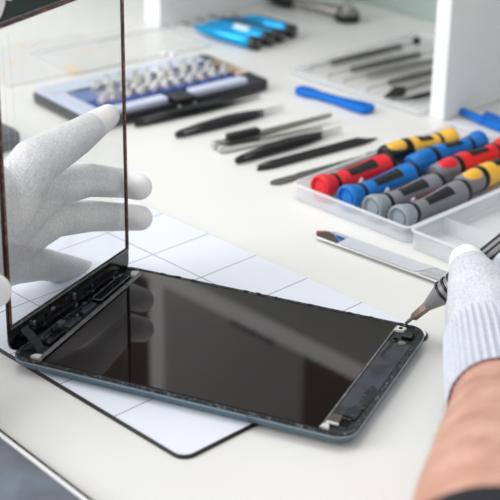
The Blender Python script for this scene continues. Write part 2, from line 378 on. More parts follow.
# flexible cable from the glass down into the tablet
bm=NB(); pts=[(-.0009,-.0050),(-.0020,-.0075),(-.0055,-.0105),(-.0085,-.0150),(-.0100,-.0190)]
A=[Vector((.0070+i*.0006,y,z)) for i,(y,z) in enumerate(pts)]; B=[Vector((.0140+i*.0006,y,z)) for i,(y,z) in enumerate(pts)]
def strip(bm,A,B,t):
    for i in range(len(A)-1):
        q=[A[i],B[i],B[i+1],A[i+1]]; n=(q[1]-q[0]).cross(q[3]-q[0]).normalized()*t
        stack(bm,[[v for v in q],[v+n for v in q]])
strip(bm,A,B,.0003); finish(bm,'flex_cable',mat('flex_film',(34,36,42),.35),gp,False)
# white tape on the upper band
bm=NB(); pt=[(-.0030,HI+.0045),(.0010,HI+.0048),(.0045,HI+.0070),(.0075,HI+.0110),(.0085,HI+.0150),(.0070,HI+.0182),(.0000,HI+.0182),(-.0030,HI+.014)]
prism_xz(bm,pt,-.0011,-.0006); finish(bm,'white_tape',m_whitep,upper)
bm=NB(); prism_xz(bm,[(.0085,HI+.0140),(.0130,HI+.0125),(.0160,HI+.0135),(.0165,HI+.0160),(.0140,HI+.0175),(.0085,HI+.0180)],-.0011,-.0006); finish(bm,'white_tape',m_whitep,upper)
# hair-thin scratches on the window
bm=NB()
for pts in ([(.004,.158),(.006,.10),(.005,.04)],[(.010,.160),(.012,.12),(.0105,.06)],[(.02,.151),(.028,.148),(.040,.1485)]):
    tube(bm,[(x,-.0005,z) for x,z in pts],.00006,6)
finish(bm,'scratch',mat('scratch_grey',(176,178,180),.5),gp)

# ------------------------------------------------------------------ person: gloved hands, forearm, sleeve
per=thing('person','person in white knit gloves holding up a screen glass and a slim screwdriver','person',tuple(at(470,420,0)))
per_inv=Matrix.Translation(-Vector(per.location))
def toP(bm): bm.transform(per_inv)
def chain(bm,pts,rad):
    for i in range(len(pts)-1): capsule(bm,pts[i],pts[i+1],rad[i],rad[i+1])
Lx=lambda px,py,x: at_x(px,py,x)
bm=NB()
idx=[Lx(6,208,-.026),Lx(34,163,-.016),Lx(76,138,-.008),Lx(108,116,-.0040)]
mid=[Lx(10,225,-.030),Lx(50,188,-.022),Lx(88,180,-.010),Lx(122,183,-.0035),Lx(139,187,.0085)]
rng=[Lx(14,240,-.034),Lx(54,219,-.024),Lx(92,216,-.012),Lx(122,217,-.0038),Lx(140,218,.0085)]
lit=[Lx(8,262,-.040),Lx(42,264,-.034),Lx(72,270,-.030),Lx(98,276,-.026)]
chain(bm,idx,[.0165,.0140,.0108,.0072]); chain(bm,mid,[.0145,.0122,.0102,.0092,.0082]); chain(bm,rng,[.014,.0112,.0096,.0088,.0080]); chain(bm,lit,[.014,.0102,.0088,.0076])
chain(bm,[Lx(-12,190,-.028),Lx(6,212,-.026)],[.016,.0155])
palm=[Lx(-30,200,-.034),Lx(-32,225,-.038),Lx(-30,250,-.040)]
for p,q in zip((idx[0],mid[0],rng[0],lit[0]),(palm[0],palm[0],palm[1],palm[2])): capsule(bm,p,q,.0145,.017)
for p in palm: capsule(bm,p,Lx(-90,270,-.045),.018,.020)
capsule(bm,Lx(-90,270,-.045),Lx(-140,310,-.05),.024,.026)
th=[Lx(-70,262,-.025),Lx(-50,280,-.004),Lx(-26,288,.010),Lx(-6,291,.0125)]
chain(bm,th,[.016,.013,.0112,.0092])
toP(bm)
tips=[idx[3],mid[4],rng[4],lit[3],th[3]]; tp=[per_inv@t for t in tips]; 
backs=[per_inv@p for p in (idx[2],mid[3],rng[3],lit[2],th[2])]
stain=per_inv@(Lx(66,190,-.012)-(RT@Vector((0,0,0))))
q_=(CAMP-Lx(66,190,-.012)).normalized(); stain=per_inv@(Lx(66,190,-.018)+q_*.0095)
def tipfaces(me):
    for f in me.polygons:
        c=f.center
        for (t,b),cut in zip(zip(tp,backs),(.0150,.0085,.0085,.008,.009)):
            d=(t-b); L=d.length; d=d/L; s=(c-b).dot(d)
            if s>L-cut and (c-(b+d*min(s,L))).length<.013: f.material_index=1
        if (c-stain).length<.0042: f.material_index=2
lh=remeshed(bm,.0011,'glove',[m_knit,m_coat,mat('blue_stain',(120,158,206),.9)],per,5,tipfaces); lh['label']='left glove with bent fingers behind the glass'
# left wrist cuff and forearm, out of frame to the left
bm=NB(); a=Lx(-120,295,-.048); b=Lx(-230,390,-.06); capsule(bm,a,b,.0275,.031); toP(bm); finish(bm,'glove_cuff',m_knitg,per)
bm=NB(); capsule(bm,b,Lx(-420,560,-.08),.029,.040); toP(bm); finish(bm,'sleeve',m_sleeve,per)

# right hand: precision screwdriver first, to grip it
S0=at(405.5,323.5,.0096); S1=at(496,251,.062); SD=(S1-S0).normalized()
def along(px): # parameter on the driver axis whose picture column is px
    lo,hi=0,.2
    for _ in range(40):
        mid_=(lo+hi)/2; q=S0+SD*mid_-CAMP; x=250+FPX*q.dot(CR)/q.dot(CF)
        if x<px: lo=mid_
        else: hi=mid_
    return lo
drv=thing('precision_screwdriver','grey precision screwdriver held in the gloved right hand at the tablet corner','screwdriver',tuple(S0))
t1,t2,t3,t4=along(414),along(427),along(445),along(456)
bm=NB(); lathe(bm,[(0,.0006),(.0008,.0010),(t1,.0012)],(0,0,0),SD,12); finish(bm,'blade',m_steel,drv)
bm=NB(); lathe(bm,[(t1-.001,.0018),(t1,.0026),(t2,.0030),(t2+.001,.0026)],(0,0,0),SD,6); finish(bm,'bit_collar',m_bronze,drv)
bm=NB(); lathe(bm,[(t2,.0030),(t2+.002,.0036),(t3-.003,.0064),(t3,.0066),(t4+.006,.0062),(t4+.010,.0058),(t4+.05,.0058),(t4+.055,.0064),(t4+.095,.0062),(t4+.100,.0045)],(0,0,0),SD,24); body=finish(bm,'handle',mat('handle_grey',(140,139,141),.35,metal=.15),drv)
for k in range(3):
    t=t3-.0015+k*(t4-t3)*.52
    bm=NB(); lathe(bm,[(t,.0060),(t+.0003,.0074),(t+.0016,.0074),(t+.002,.0060)],(0,0,0),SD,24); finish(bm,'grip_ring',m_black,drv)
for k in range(9):
    a=2*PI*k/9; d,s,u=frame(SD); o_=s*math.cos(a)*.0060+u*math.sin(a)*.0060
    bm=NB(); tube(bm,[o_+SD*(t4+.012),o_+SD*(t4+.092)],.0007,6); finish(bm,'grip_rib',m_black,drv)
# right glove
bm=NB()
P0=at(467,262,.054); P1=at(477,287,.052); P2=at(485,313,.046); W0=at(491,347,.042); W1=at(497,385,.043)
chain(bm,[P0,P1,P2,W0,W1],[.0102,.0162,.0214,.0225,.0235])
# finger curls past the driver (beyond the frame edge)
SR=(CR*1.0).normalized()
g=[P1+Vector((.030,.030,-.004)),S0+SD*(t4+.030)+Vector((.004,.004,.010)),S0+SD*(t4+.016)+Vector((.003,.012,.004))]
g=[at(520,300,.050),at(528,268,.062),at(508,262,.058)]
chain(bm,[W0+(at(520,330,.045)-W0),g[0],g[1],g[2]],[.020,.0115,.0098,.0085])
for k,(a_,b_,c_) in enumerate((((545,305),(556,280),(545,268)),((565,318),(580,298),(570,286)),((580,335),(598,320),(592,308)))):
    chain(bm,[at(520,335,.042),at(*a_,.044-.005*k),at(*b_,.050-.006*k),at(*c_,.030-.004*k)],[.020,.0110,.0098,.0082])
chain(bm,[at(515,330,.044),W0],[.022,.0225])
toP(bm); c0=per_inv@P0; 
axisT=(P0-P1).normalized()
def rtip(me):
    for f in me.polygons:
        if (f.center-c0).dot(axisT)>-.0085 and (f.center-c0).length<.026: f.material_index=1
rh=remeshed(bm,.0011,'glove',[m_knitg,m_coat],per,5,rtip); rh['label']='right glove gripping the screwdriver'
# knitted cuff with lengthwise ribs
def ribbed(name,pts,rad,m,ribs,amp,seg=352,edge=True):
    bm=NB(); loops=[]; n=28; up=Vector((0,0,1))
    for i in range(n+1):
        t=i/n*(len(pts)-1); k=min(int(t),len(pts)-2); f=t-k
        p=pts[k].lerp(pts[k+1],f); r=rad[k]*(1-f)+rad[k+1]*f; d=(pts[k+1]-pts[k]).normalized()
        s=d.cross(up).normalized(); u=s.cross(d)
        if i==n: r*=.99
        loops.append([p+s*((r+amp*math.cos(ribs*2*PI*j/seg))*math.cos(2*PI*j/seg))+u*((r+amp*math.cos(ribs*2*PI*j/seg))*math.sin(2*PI*j/seg)) for j in range(seg)])
    stack(bm,loops,False,False)
    return bm
q0=at(487,338,.0425); q1=at(492,360,.042); q2=at(500,404,.0435)
bm=ribbed('c',[q0,q1,q2],[.0216,.0236,.0248],m_knitg,40,.0011,seg=352); toP(bm)
cf=finish(bm,'glove_cuff',mat('ribbed_cuff',(208,212,222),.95,spec=.05,var=.15,vscale=900,bump=.5,bscale=900),rh,angle=80)
s_=cf.modifiers.new('s','SOLIDIFY'); s_.thickness=.0012; s_.offset=-1
bm=ribbed('h',[q2-(q2-q1)*.008,q2+(q2-q1)*.012],[.0250,.0249],m_knitg,40,.0001); toP(bm)
hm=finish(bm,'cuff_hem',mat('cuff_hem_thread',(128,92,96),.9),rh,angle=80); s_=hm.modifiers.new('s','SOLIDIFY'); s_.thickness=.0012; s_.offset=-1
# forearm
bm=NB(); F=[at(496,378,.042),at(500,410,.045),at(502,455,.053),at(500,520,.062),at(510,640,.075)]
chain(bm,F,[.0215,.0235,.0300,.0360,.042]); toP(bm)
fa=remeshed(bm,.0018,'forearm',m_skin,per,10)
# fine arm hair along the near side
bm=NB(); rr_=random.Random(3); sil=-CR
for k in range(320):
    t=rr_.uniform(.55,2.9); i=min(int(t),3); f=t-i; c=F[i].lerp(F[i+1],f); r=[.0215,.0235,.0285,.0335,.040]; rad=r[i]*(1-f)+r[i+1]*f
    d=(F[i+1]-F[i]).normalized(); s=-(d.cross(Vector((0,0,1))).normalized()); 
    if s.dot(CR)>0: s=-s
    u=s.cross(d).normalized(); 
    if u.z<0:u=-u
    a=R(rr_.uniform(-40,70)); nrm=s*math.cos(a)+u*math.sin(a)
    p=c+nrm*(rad*.985); e=p+nrm*.0035+d*rr_.uniform(-.004,.006)*-1+u*rr_.uniform(-.002,.002)
    tube(bm,[p,(p+e)/2+nrm*.0006,e],[.00007,.00005,.00002],4)
toP(bm); o=finish(bm,'arm_hair',m_hair,fa); o['kind']='stuff'
bm=NB(); loops=[]
fs=at(490,594,.068); fe=at(520,720,.084); fd=(fe-fs).normalized(); d_,s2_,u2_=frame(fd)
for t,r in ((.001,.0370),(0,.0412),(.001,.0426),(.006,.0432),(.02,.0450),(.1,.054)):
    loops.append([fs+fd*t+s2_*(r*math.cos(2*PI*j/48))+u2_*(r*math.sin(2*PI*j/48)) for j in range(48)])
stack(bm,loops,False,True); toP(bm); finish(bm,'sleeve',m_sleeve,per)

# ------------------------------------------------------------------ white-framed tablet at the near left
wt=thing('tablet','white-framed tablet with a dark rim and grey glossy screen at the near left desk corner','tablet',(.0536,-.044,0),R(-3.6))
bm=NB(); rprism(bm,-.085,.125,-.150,0,.012,[(0,.004),(.002,.0008),(.005,0),(.0062,.0003)],8); finish(bm,'dark_rim',m_blackg,wt)
bm=NB(); rprism(bm,-.0828,.1228,-.1478,-.0022,.010,[(.0061,0),(.0068,.0002)],8); finish(bm,'white_bezel',m_whitep,wt)
bm=NB(); rprism(bm,-.066,.106,-.1440,-.0050,.001,[(.0067,0),(.0070,.0001)],3); finish(bm,'screen',m_screen2,wt)

# ------------------------------------------------------------------ clear tray with screwdrivers
def open_tray(name,label,cat,loc,w,l,h,rz=0,rim=.0026,wall=.0011,part_x=None,m=m_frost,mr=m_frostrim):
    t=thing(name,label,cat,loc,rz)
    bm=NB(); rprism(bm,.0015,w-.0015,.0015,l-.0015,.005,[(.0002,0),(.0012,0)],6); finish(bm,'tray_floor',m,t)
    bm=NB(); a=rr(.001,w-.001,.001,l-.001,.005); ring(bm,.0012,w-.0012,.0012,l-.0012,.005,wall,.0013,h-.0012,6); finish(bm,'tray_wall',m,t)
    bm=NB(); ring(bm,0,w,0,l,.006,rim,h-.0012,h,6); finish(bm,'tray_rim',mr,t,bevel=.0004)
    return t
tr=open_tray('screwdriver_tray','frosted clear plastic tray holding two rows of coloured screwdrivers','tray',(-.0665,.2895,0),.1085,.182,.0120)
for u in (-.035,-.0108,.0127):
    bm=NB(); lathe(bm,[(0,.0030),(.0100,.0022),(.0125,.0008)],(u+.0665,.0400,.0012),(0,0,1),12); finish(bm,'locating_nub',m_frostrim,tr)
t=open_tray('accessory_tray','empty frosted clear plastic tray beside the gloved right hand','tray',(.0435,.2865,0),.118,.200,.0135)
part_box('partition',(.0028,.115,.0345,.0357,.0013,.0120),m_frost,t,0)

def driver(name,label,p,q,cc,cb,patch=None,grp=None,nose=.030,rib=False):
    """chunky two-tone screwdriver lying from the cap end p to its wide end q"""
    rz,L=aim(p,q); L-=.0015
    t=thing(name,label,'screwdriver',tuple(p),rz,grp)
    k=(L-.0146)/(.056-.0146)
    X=lambda x: .0146+(x-.0146)*k
    bm=NB(); lathe(bm,[(.0012,.0040),(.0010,.0064),(-.0012,.0076),(-.0012,.0086),(.0002,.0093),(.003,.0093),(.0065,.0084),(.0105,.0075),(.0120,.0068)],(0,0,0),(1,0,0),24)
    o=finish(bm,'end_cap',cc,t)
    bm=NB(); lathe(bm,[(0,.0044),(.0006,.0050),(.0014,.0050)],(0,0,0),(1,0,0),20); finish(bm,'spinning_disc',cc,o)
    bm=NB(); lathe(bm,[(.0118,.0066),(.0122,.0074),(.0146,.0074),(.0150,.0066)],(0,0,0),(1,0,0),24); finish(bm,'black_ring',m_black,t)
    bm=NB(); lathe(bm,[(X(x),r) for x,r in ((.0146,.0066),(.0155,.0071),(.022,.0067),(.030,.0067),(.038,.0076),(.046,.0087),(.052,.0090),(.0555,.0088),(.056,.0078))],(0,0,0),(1,0,0),24); finish(bm,'handle',cb,t)
    bm=NB(); A_=[];B_=[];mids=[]; ph=R(-26) if rib else R(8)
    for x,r in ((.0235,.0069),(.030,.0070),(.036,.0078),(.042,.0085),(.0445,.0088)):
        for lst,da in ((A_,R(-28)),(mids,0),(B_,R(28))):
            lst.append(Vector((X(x),(r+.0001)*math.sin(ph+da),(r+.0001)*math.cos(ph+da))))
    strip(bm,A_,mids,.0004); strip(bm,mids,B_,.0004); finish(bm,'black_inlay',m_black,t)
    bm=NB(); lathe(bm,[(L-.0006,.0076),(L,.0090),(L+.0030,.0090),(L+.0036,.0070)],(0,0,0),(1,0,0),24); finish(bm,'black_ring',m_black,t)
    if rib:
        bm=NB(); tube(bm,[(.016,.0058,.0030),(X(.03),.0058,.0032),(X(.044),.0070,.0040)],[.0014,.0020,.0016],8); finish(bm,'maroon_rib',m_maroon,t)
    if patch:
        g0,g1=patch; n=nose-.004
        bm=NB(); lathe(bm,[(L+.003,.0072),(L+.0045,.0086),(L+n*.35,.0086),(L+n*.7,.0080),(L+n*.92,.0074),(L+n,.0062)],(0,0,0),(1,0,0),24); finish(bm,'grip_nose',g0,t)
        bm=NB(); capsule(bm,(L+.0090,.0012,.0036),(L+n*.72,.0008,.0030),.0062,.0056); finish(bm,'grip_patch',g1,t)
    else:
        bm=NB(); lathe(bm,[(L+.003,.0022),(L+.0045,.0018)],(0,0,0),(1,0,0),10); finish(bm,'shaft',m_steel,t)
    return t
zt_=.0104
V3=lambda u,v,z=zt_: Vector((u,v,z))
NEAR=[(-.0476,-.0450,.368,m_red,m_red,'red','at the left end of the row'),(-.0224,-.0215,.3675,m_blue,m_blue,'blue','second from the left'),
      (.0008,.0036,.3650,m_lgrey,m_grey,'grey','beside the blue one'),(.0244,.0230,.3685,m_lgrey,m_grey,'grey','in the right corner')]
for u0,u1,v1,cc,cb,nm,wh in NEAR:
    driver('screwdriver','%s screwdriver in the tray, cap to the front, %s'%(nm,wh),V3(u0,.3005),V3(u1,v1),cc,cb,grp='screwdrivers with caps at the near end of the tray',rib=True)
FAR=[(-.0467,.4450,-.0550,.4020,m_yellow,m_yellow,'yellow',(m_black,m_yellow),'behind the near red one'),(-.0285,.4560,-.0315,.4027,m_blue,m_blue,'blue',(m_blue,m_blue),'behind the near blue one'),
     (-.0075,.4600,-.0088,.4017,m_red,m_red,'red',(m_grey,m_red),'with a grey and red grip'),(.0150,.4600,.0162,.3977,m_yellow,m_yellow,'yellow',(m_grey,m_yellow),'with a grey and yellow grip')]
for u0,v0,u1,v1,cc,cb,nm,pt_,wh in FAR:
    driver('screwdriver','%s screwdriver in the clear tray, cap to the back, %s'%(nm,wh),V3(u0,v0),V3(u1,v1),cc,cb,patch=pt_,grp='screwdrivers with caps at the far end of the tray',nose=.029)

# ------------------------------------------------------------------ hand tools on the bench
def tweezers(label,a,b,tipm,w=.0052,full=True,grp='black tweezers in a row'):
    p=at(*a);q=at(*b); an,L=aim(p,q); t=thing('tweezers',label,'tweezers',(p.x,p.y,0),an,grp)
    for s in (0,1):
        h=.0012+s*.0030
        bm=NB(); pts=[(0,w*.12),(L*.04,w*.42),(L*.22,w*.66),(L*.48,w*.95),(L*.66,w*.85),(L*.80,w*.36)]
        o2=leafed(pts); stack(bm,[[(x,y,h+(.0022*s)*math.sin(PI*min(1,x/L/.8))) for x,y in o2],[(x,y,h+.0016+(.0022*s)*math.sin(PI*min(1,x/L/.8))) for x,y in o2]])
        arm=finish(bm,'arm',m_matteblack,t,bevel=.0003)
        bm=NB(); poly(bm,leafed([(L*.79,w*.40),(L*.90,w*.2),(L,w*.06)]),h+.0002,h+.0012); finish(bm,'tip',tipm,arm)
    bm=NB(); box(bm,0,L*.06,-w*.4,w*.4,.0012,.0054); finish(bm,'joint',m_matteblack,t,False,.0005)
    bm=NB(); poly(bm,[(L*.06,-w*.2),(L*.24,-w*.25),(L*.24,w*.25),(L*.06,w*.2)],.0050,.0066); finish(bm,'grey_marking',m_dsteel,t)
    return t
tweezers('black pointed tweezers along the front edge of the bit case',(135,128),(260,99),m_black,.0042)
tweezers('black tweezers with a pale tip, between the bit case and the steel tweezers',(176,139),(284,111),m_chrome,.0042)
tweezers('black tweezers with a pale tip, between the steel tweezers and the black pry stick',(236,165),(342,133),m_chrome,.0043)
# steel locking tweezers
p=at(218,151); q=at(335,124); an,L=aim(p,q)
st=thing('steel_tweezers','steel cross-locking tweezers with a black grip pad and two rounded ends','tweezers',(p.x,p.y,0),an)
bm=NB(); pts=[(0,.0030),(L*.3,.0034),(L*.6,.0026),(L*.95,.0018),(L,.0008)]
stack(bm,[[(x,y+.0048,.0010+.0035*x/L) for x,y in leafed(pts)],[(x,y+.0048,.0050+.0025*x/L) for x,y in leafed(pts)]]); finish(bm,'arm',m_steel,st,bevel=.0004)
bm=NB(); pts=[(0,.0034),(L*.3,.0036),(L*.55,.0024),(L*.82,.0010),(L*.84,.0004)]
stack(bm,[[(x,y-.0044-.004*x/L,.0010) for x,y in leafed(pts)],[(x,y-.0044-.004*x/L,.0050-.002*x/L) for x,y in leafed(pts)]]); finish(bm,'arm',m_chrome,st,bevel=.0004)
for y in (-.0040,.0046):
    bm=NB(); lathe(bm,[(-.002,.0022),(-.0012,.0030),(.003,.0032),(.004,.0028)],(0,y,.0034),(1,0,0),16); finish(bm,'rounded_end',m_chrome,st)
bm=NB(); rprism(bm,L*.10,L*.36,.0010,.0076,.001,[(.0050,0),(.0092,0),(.0098,.0006)],4); finish(bm,'grip_pad',m_black,st)
# black pry stick, grey blade
def stick(name,label,cat,a,b,pts,h,m,edge=0):
    p=at(*a);q=at(*b); an,L=aim(p,q); t=thing(name,label,cat,(p.x,p.y,0),an)
    return t,L
t,L=stick('pry_stick','long black nylon pry stick lying in front of the pale-tipped tweezers','pry tool',(257,171),(377,139),0,0,0)
bm=NB(); pts=[(0,.0010),(L*.05,.0030),(L*.1,.0040),(L*.85,.0044),(L*.93,.0030),(L,.0004)]
stack(bm,[[(x,y,.0004) for x,y in leafed(pts)],[(x,y,.0040 if .04<x/L<.92 else .0012) for x,y in leafed(pts)]]); finish(bm,'shaft',m_matteblack,t,bevel=.0006)
bm=NB(); poly(bm,leafed([(L*.0,.0006),(L*.05,.0020),(L*.09,.0025)]),.0036,.0042); finish(bm,'chisel_end',m_dsteel,t)
t,L=stick('scraper_blade','flat dark grey metal scraper lying just behind the clear screwdriver tray','scraper',(271,185),(405,149),0,0,0)
bm=NB(); poly(bm,[(0,-.0010),(.004,-.0042),(L,-.0044),(L,.0044),(L*.22,.0044),(L*.19,.0034),(.004,.0034),(0,.0016)],.0004,.0020); finish(bm,'blade',m_dsteel,t,bevel=.0003)
bm=NB(); poly(bm,[(L*.72,-.0040),(L*.99,-.0040),(L*.99,.0040),(L*.72,.0040)],.0020,.0034); finish(bm,'handle',m_matteblack,t,bevel=.0004)
# blue pry tools
def pry(label,loc,rz,L,fork):
    t=thing('blue_pry_tool',label,'pry tool',loc,rz)
    bm=NB(); pts=[(.004,.0060),(.012,.0088 if fork else .0072),(L*.30,.0070 if fork else .0046),(L*.55,.0046),(L*.78,.0074),(L*.93,.0084),(L-.001,.0070),(L,.004)]
    if not fork: pts=[(0,.003),(.002,.0058)]+pts[1:]
    stack(bm,[[(x,y,z) for x,y in leafed(pts)] for z in (.0006,.0064)]); finish(bm,'handle',m_bluetool,t,bevel=.0018,seg=3)
    if fork:
        for y0,x0,bend in ((-.0065,-.018,.0006),(.0070,-.002,-.0010)):
            bm=NB(); lathe(bm,[(0,.0012),(.0015,.0028),(.008,.0034),(.018,.0040),(.032,.0040)],(x0,y0,.0038),(1,bend*40,0),12,1,.8); finish(bm,'prong',m_bluetool,t)
    else:
        bm=NB(); poly(bm,leafed([(L*.55,.0016),(L*.75,.0030),(L*.9,.0028)]),.0060,.0069); finish(bm,'raised_rib',m_bluetool,t,bevel=.0003)
    return t
p=at(297,93); q=at(371,114); an,L=aim(p,q)
pry('blue plastic pry tool with flared ends, lying alone in the middle of the bench',(p.x,p.y,0),an,L,False)
p=at(474,119); pry('blue forked plastic pry tool at the right edge behind the screwdriver tray',(p.x+.004,p.y+.002,0),R(-14),.085,True)

# polished spatula
p=at(317,234.5); q=at(450,283); an,L=aim(p,q)
t=thing('steel_spatula','flat mirror-polished steel spatula lying between the clear tray and the gridded mat','spatula',(p.x,p.y,.0010),an); t.rotation_euler=(R(-5),0,an)
w=.0090
bm=NB(); poly(bm,[(0,-.001),(.006,-w*.92),(L,-w),(L,w),(.008,w*.92),(0,.001)],.0005,.0017); finish(bm,'blade',m_mirror,t)
bm=NB(); poly(bm,[(L*.22,-w*.9),(L*.80,-w*.9),(L*.84,w*.9),(L*.20,w*.9)],.0018,.0020); finish(bm,'white_reflection',clear('blade_reflection',(226,230,236),.75,.3),t)  # translucent white layer paints the divider's reflection onto the blade

# cyan mini screwdrivers
def mini(label,end,rz,m,Lh=.074):
    e=at(*end,.0068); t=thing('mini_screwdriver',label,'screwdriver',(e.x,e.y,.0068),rz,'cyan mini screwdrivers lying together')
    bm=NB(); lathe(bm,[(.004,.0054),(.006,.0066),(.045,.0064),(Lh-.010,.0052),(Lh,.0028),(Lh+.002,.0020)],(0,0,0),(1,0,0),20); finish(bm,'handle',m,t)
    bm=NB(); lathe(bm,[(-.004,.0040),(-.003,.0064),(.0035,.0066),(.0045,.0050)],(0,0,0),(1,0,0),20); o=finish(bm,'end_cap',m_black,t)
    bm=NB(); lathe(bm,[(-.0045,.0026),(-.0035,.0030)],(0,0,0),(1,0,0),16); finish(bm,'cap_disc',m_dsteel,o)
    bm=NB(); lathe(bm,[(Lh,.0012),(Lh+.018,.0010)],(0,0,0),(1,0,0),10); finish(bm,'shaft',m_dsteel,t)
mini('cyan mini screwdriver with a black cap, nearest of the bundle of four',(255,43),R(184),m_cyan)
mini('cyan mini screwdriver with a black cap, second nearest of the bundle of four',(268,39),R(183),m_cyan)
E_=at(268,39,.0068)
mini('teal blue mini screwdriver with a black cap, third in the bundle of four',(279,35.5),R(182),m_teal)
mini('cyan mini screwdriver with a black cap, farthest of the bundle, beside the ratchet',(291,31),R(181),m_cyan,.06)
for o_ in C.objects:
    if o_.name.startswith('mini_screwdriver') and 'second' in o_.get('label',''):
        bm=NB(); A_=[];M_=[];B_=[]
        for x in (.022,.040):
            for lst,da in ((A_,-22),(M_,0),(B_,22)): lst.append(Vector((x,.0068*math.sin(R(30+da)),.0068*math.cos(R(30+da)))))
        strip(bm,A_,M_,.0003); strip(bm,M_,B_,.0003); finish(bm,'white_patch',m_whitep,o_)  # narrow white patch along the handle
# ratchet wrench
p=at(276,5); q=at(347,21); an,L=aim(p,q)
t=thing('ratchet_wrench','steel ratchet wrench with a black handle end and a round head at the back','wrench',(p.x,p.y,0),an)
bm=NB(); lathe(bm,[(-.008,.003),(-.006,.0066),(.004,.0082),(.018,.0084),(.022,.0060),(.024,.0045)],(0,0,.0086),(1,0,0),20); o=finish(bm,'handle_end',m_black,t)
bm=NB(); lathe(bm,[(0,.0034),(.0014,.0030)],(.014,0,.0165),(0,0,1),14); finish(bm,'silver_button',m_chrome,o)
bm=NB(); lathe(bm,[(.022,.0048),(L*.5,.0056),(L-.006,.0062)],(0,0,.0080),(1,0,0),16,1,.8); finish(bm,'shaft',m_steel,t)
bm=NB(); lathe(bm,[(0,.0115),(.001,.0125),(.007,.0125),(.008,.0112)],(L,0,.0002),(0,0,1),28); h=finish(bm,'head',m_black,t)
bm=NB(); lathe(bm,[(.0078,.0108),(.011,.0104),(.012,.0090)],(L,0,.0002),(0,0,1),28); finish(bm,'head_plate',m_steel,h)
bm=NB(); lathe(bm,[(.0118,.0050),(.0165,.0050),(.0175,.0040)],(L,0,.0002),(0,0,1),16); finish(bm,'drive_knob',m_chrome,h)

# pick set in its clear tray
t=thing('pick_holder','shallow clear plastic holder sheet under the row of steel picks','holder',(-.262,.488,0))
bm=NB(); rprism(bm,0,.150,0,.175,.006,[(.0003,0),(.0012,0)],6); finish(bm,'sheet',m_film,t)
bm=NB(); ring(bm,0,.150,0,.175,.006,.0022,.0012,.0052,6); finish(bm,'raised_rim',m_frost,t)
PK=[((330,64),(402,47),m_dsteel,'knob',"farthest left, with a small round knob"),((350,71),(421,55),m_dsteel,'hook','second from the left, with a dark grip'),
    ((366,77),(436,62),m_steel,'hook','third from the left, with a pale grip'),((388,84),(440,71),m_dsteel,'hook','fourth from the left, partly behind the divider'),
    ((402,92),(441,80),m_steel,'trowel','fifth, with a dark trowel-shaped head'),((400,102),(441,92),m_matteblack,'point','nearest the bench front, black and pointed')]
for a,b,m_,kind,wh in PK:
    p=at(*a,.004);q=at(*b,.004); an,L=aim(p,q); zz=.0048
    t=thing('steel_pick','slim steel pick in the clear holder, '+wh,'pick',(p.x,p.y,zz),an,'picks laid out in the clear holder')
    if kind in('knob','hook'):
        bm=NB(); lathe(bm,[(0,.0014),(.002,.0026),(L*.5,.0030),(L-.002,.0026),(L,.0014)],(0,0,0),(1,0,0),14); finish(bm,'grip',m_,t)
        bm=NB(); tube(bm,[(.001,0,0),(-.012,0,0),(-.022,0,0),(-.027,-.003,0),(-.029,-.008,0)],[.0012,.0010,.0008,.0006,.0003],8); finish(bm,'hooked_tip',m_chrome,t)
        bm=NB(); tube(bm,[(L-.001,0,0),(L+.014,0,0),(L+.020,.002,.001)],[.0012,.0009,.0006],8); finish(bm,'straight_tip',m_chrome,t)
        if kind=='knob':
            bm=NB(); capsule(bm,(L+.020,.002,.001),(L+.0205,.002,.001),.0038,.0038); finish(bm,'knob',m_matteblack,t)
    elif kind=='trowel':
        bm=NB(); lathe(bm,[(-.003,.001),(0,.0019),(L*.5,.0021),(L,.0018)],(0,0,0),(1,0,0),12); finish(bm,'grip',m_,t)
        bm=NB(); stack(bm,[[(x,y,-.0012) for x,y in leafed([(-.022,.0004),(-.012,.0046),(-.003,.0060),(.003,.0020)])],[(x,y,.0030 if x>-.012 else .0002) for x,y in leafed([(-.022,.0004),(-.012,.0046),(-.003,.0060),(.003,.0020)])]]); finish(bm,'trowel_head',m_matteblack,t)
    else:
        bm=NB(); lathe(bm,[(0,.0004),(.012,.0016),(L*.4,.0024),(L,.0024),(L+.01,.0015)],(0,0,0),(1,0,0),12); finish(bm,'grip',m_,t)
bm=NB(); pass

# ------------------------------------------------------------------ bit case
CX,CY,CH=.180,.093,.0085
CO=(-.261,.268)
case=thing('bit_case','open black screwdriver bit case with a pale blue and white insert, behind the glass','case',(CO[0],CO[1],0),R(84))
bm=NB(); rprism(bm,0,CX,0,CY,.007,[(0,.003),(.0015,.0005),(.003,0),(CH-.0006,.0),(CH,.0006)],8); finish(bm,'base',mat('case_black',(24,26,32),.3),case)
z0,z1=CH-.0002,CH+.0022
bm=NB()
rprism(bm,.003,.164,.070,CY-.002,.003,[(z0,0),(z1,0),(z1+.0006,.0006)],5)
rprism(bm,.003,.019,.005,.072,.003,[(z0,0),(z1,0),(z1+.0006,.0006)],5)
finish(bm,'insert_frame',m_lblue,case)
for a,b in ((.019,.078),(.102,.160)):
    bm=NB(); rprism(bm,a,b,.005,.0165,.003,[(z0,0),(z1+.001,0),(z1+.0018,.0008)],5); finish(bm,'front_bar',m_lblue,case)
bm=NB(); box(bm,.021,.158,.0175,.066,z0,CH+.0006)
for k in range(10):
    x=.036+.0125*k; poly(bm,[(x-.0058,.0175),(x+.0058,.0175),(x+.001,.029)],CH,CH+.0042)
finish(bm,'blue_bit_rack',m_dblue,case)
bm=NB(); box(bm,.038,.158,.030,.066,CH+.0004,CH+.0012); finish(bm,'pale_rack_floor',m_lav,case,False)
bm=NB(); box(bm,.030,.164,.0665,.0695,z0,z1); finish(bm,'shadow_gap_strip',m_black,case,False)
bm=NB(); box(bm,.021,.036,.040,.065,CH,CH+.0022); finish(bm,'blue_label_block',mat('label_blue',(92,124,180),.4),case,False,.0005)
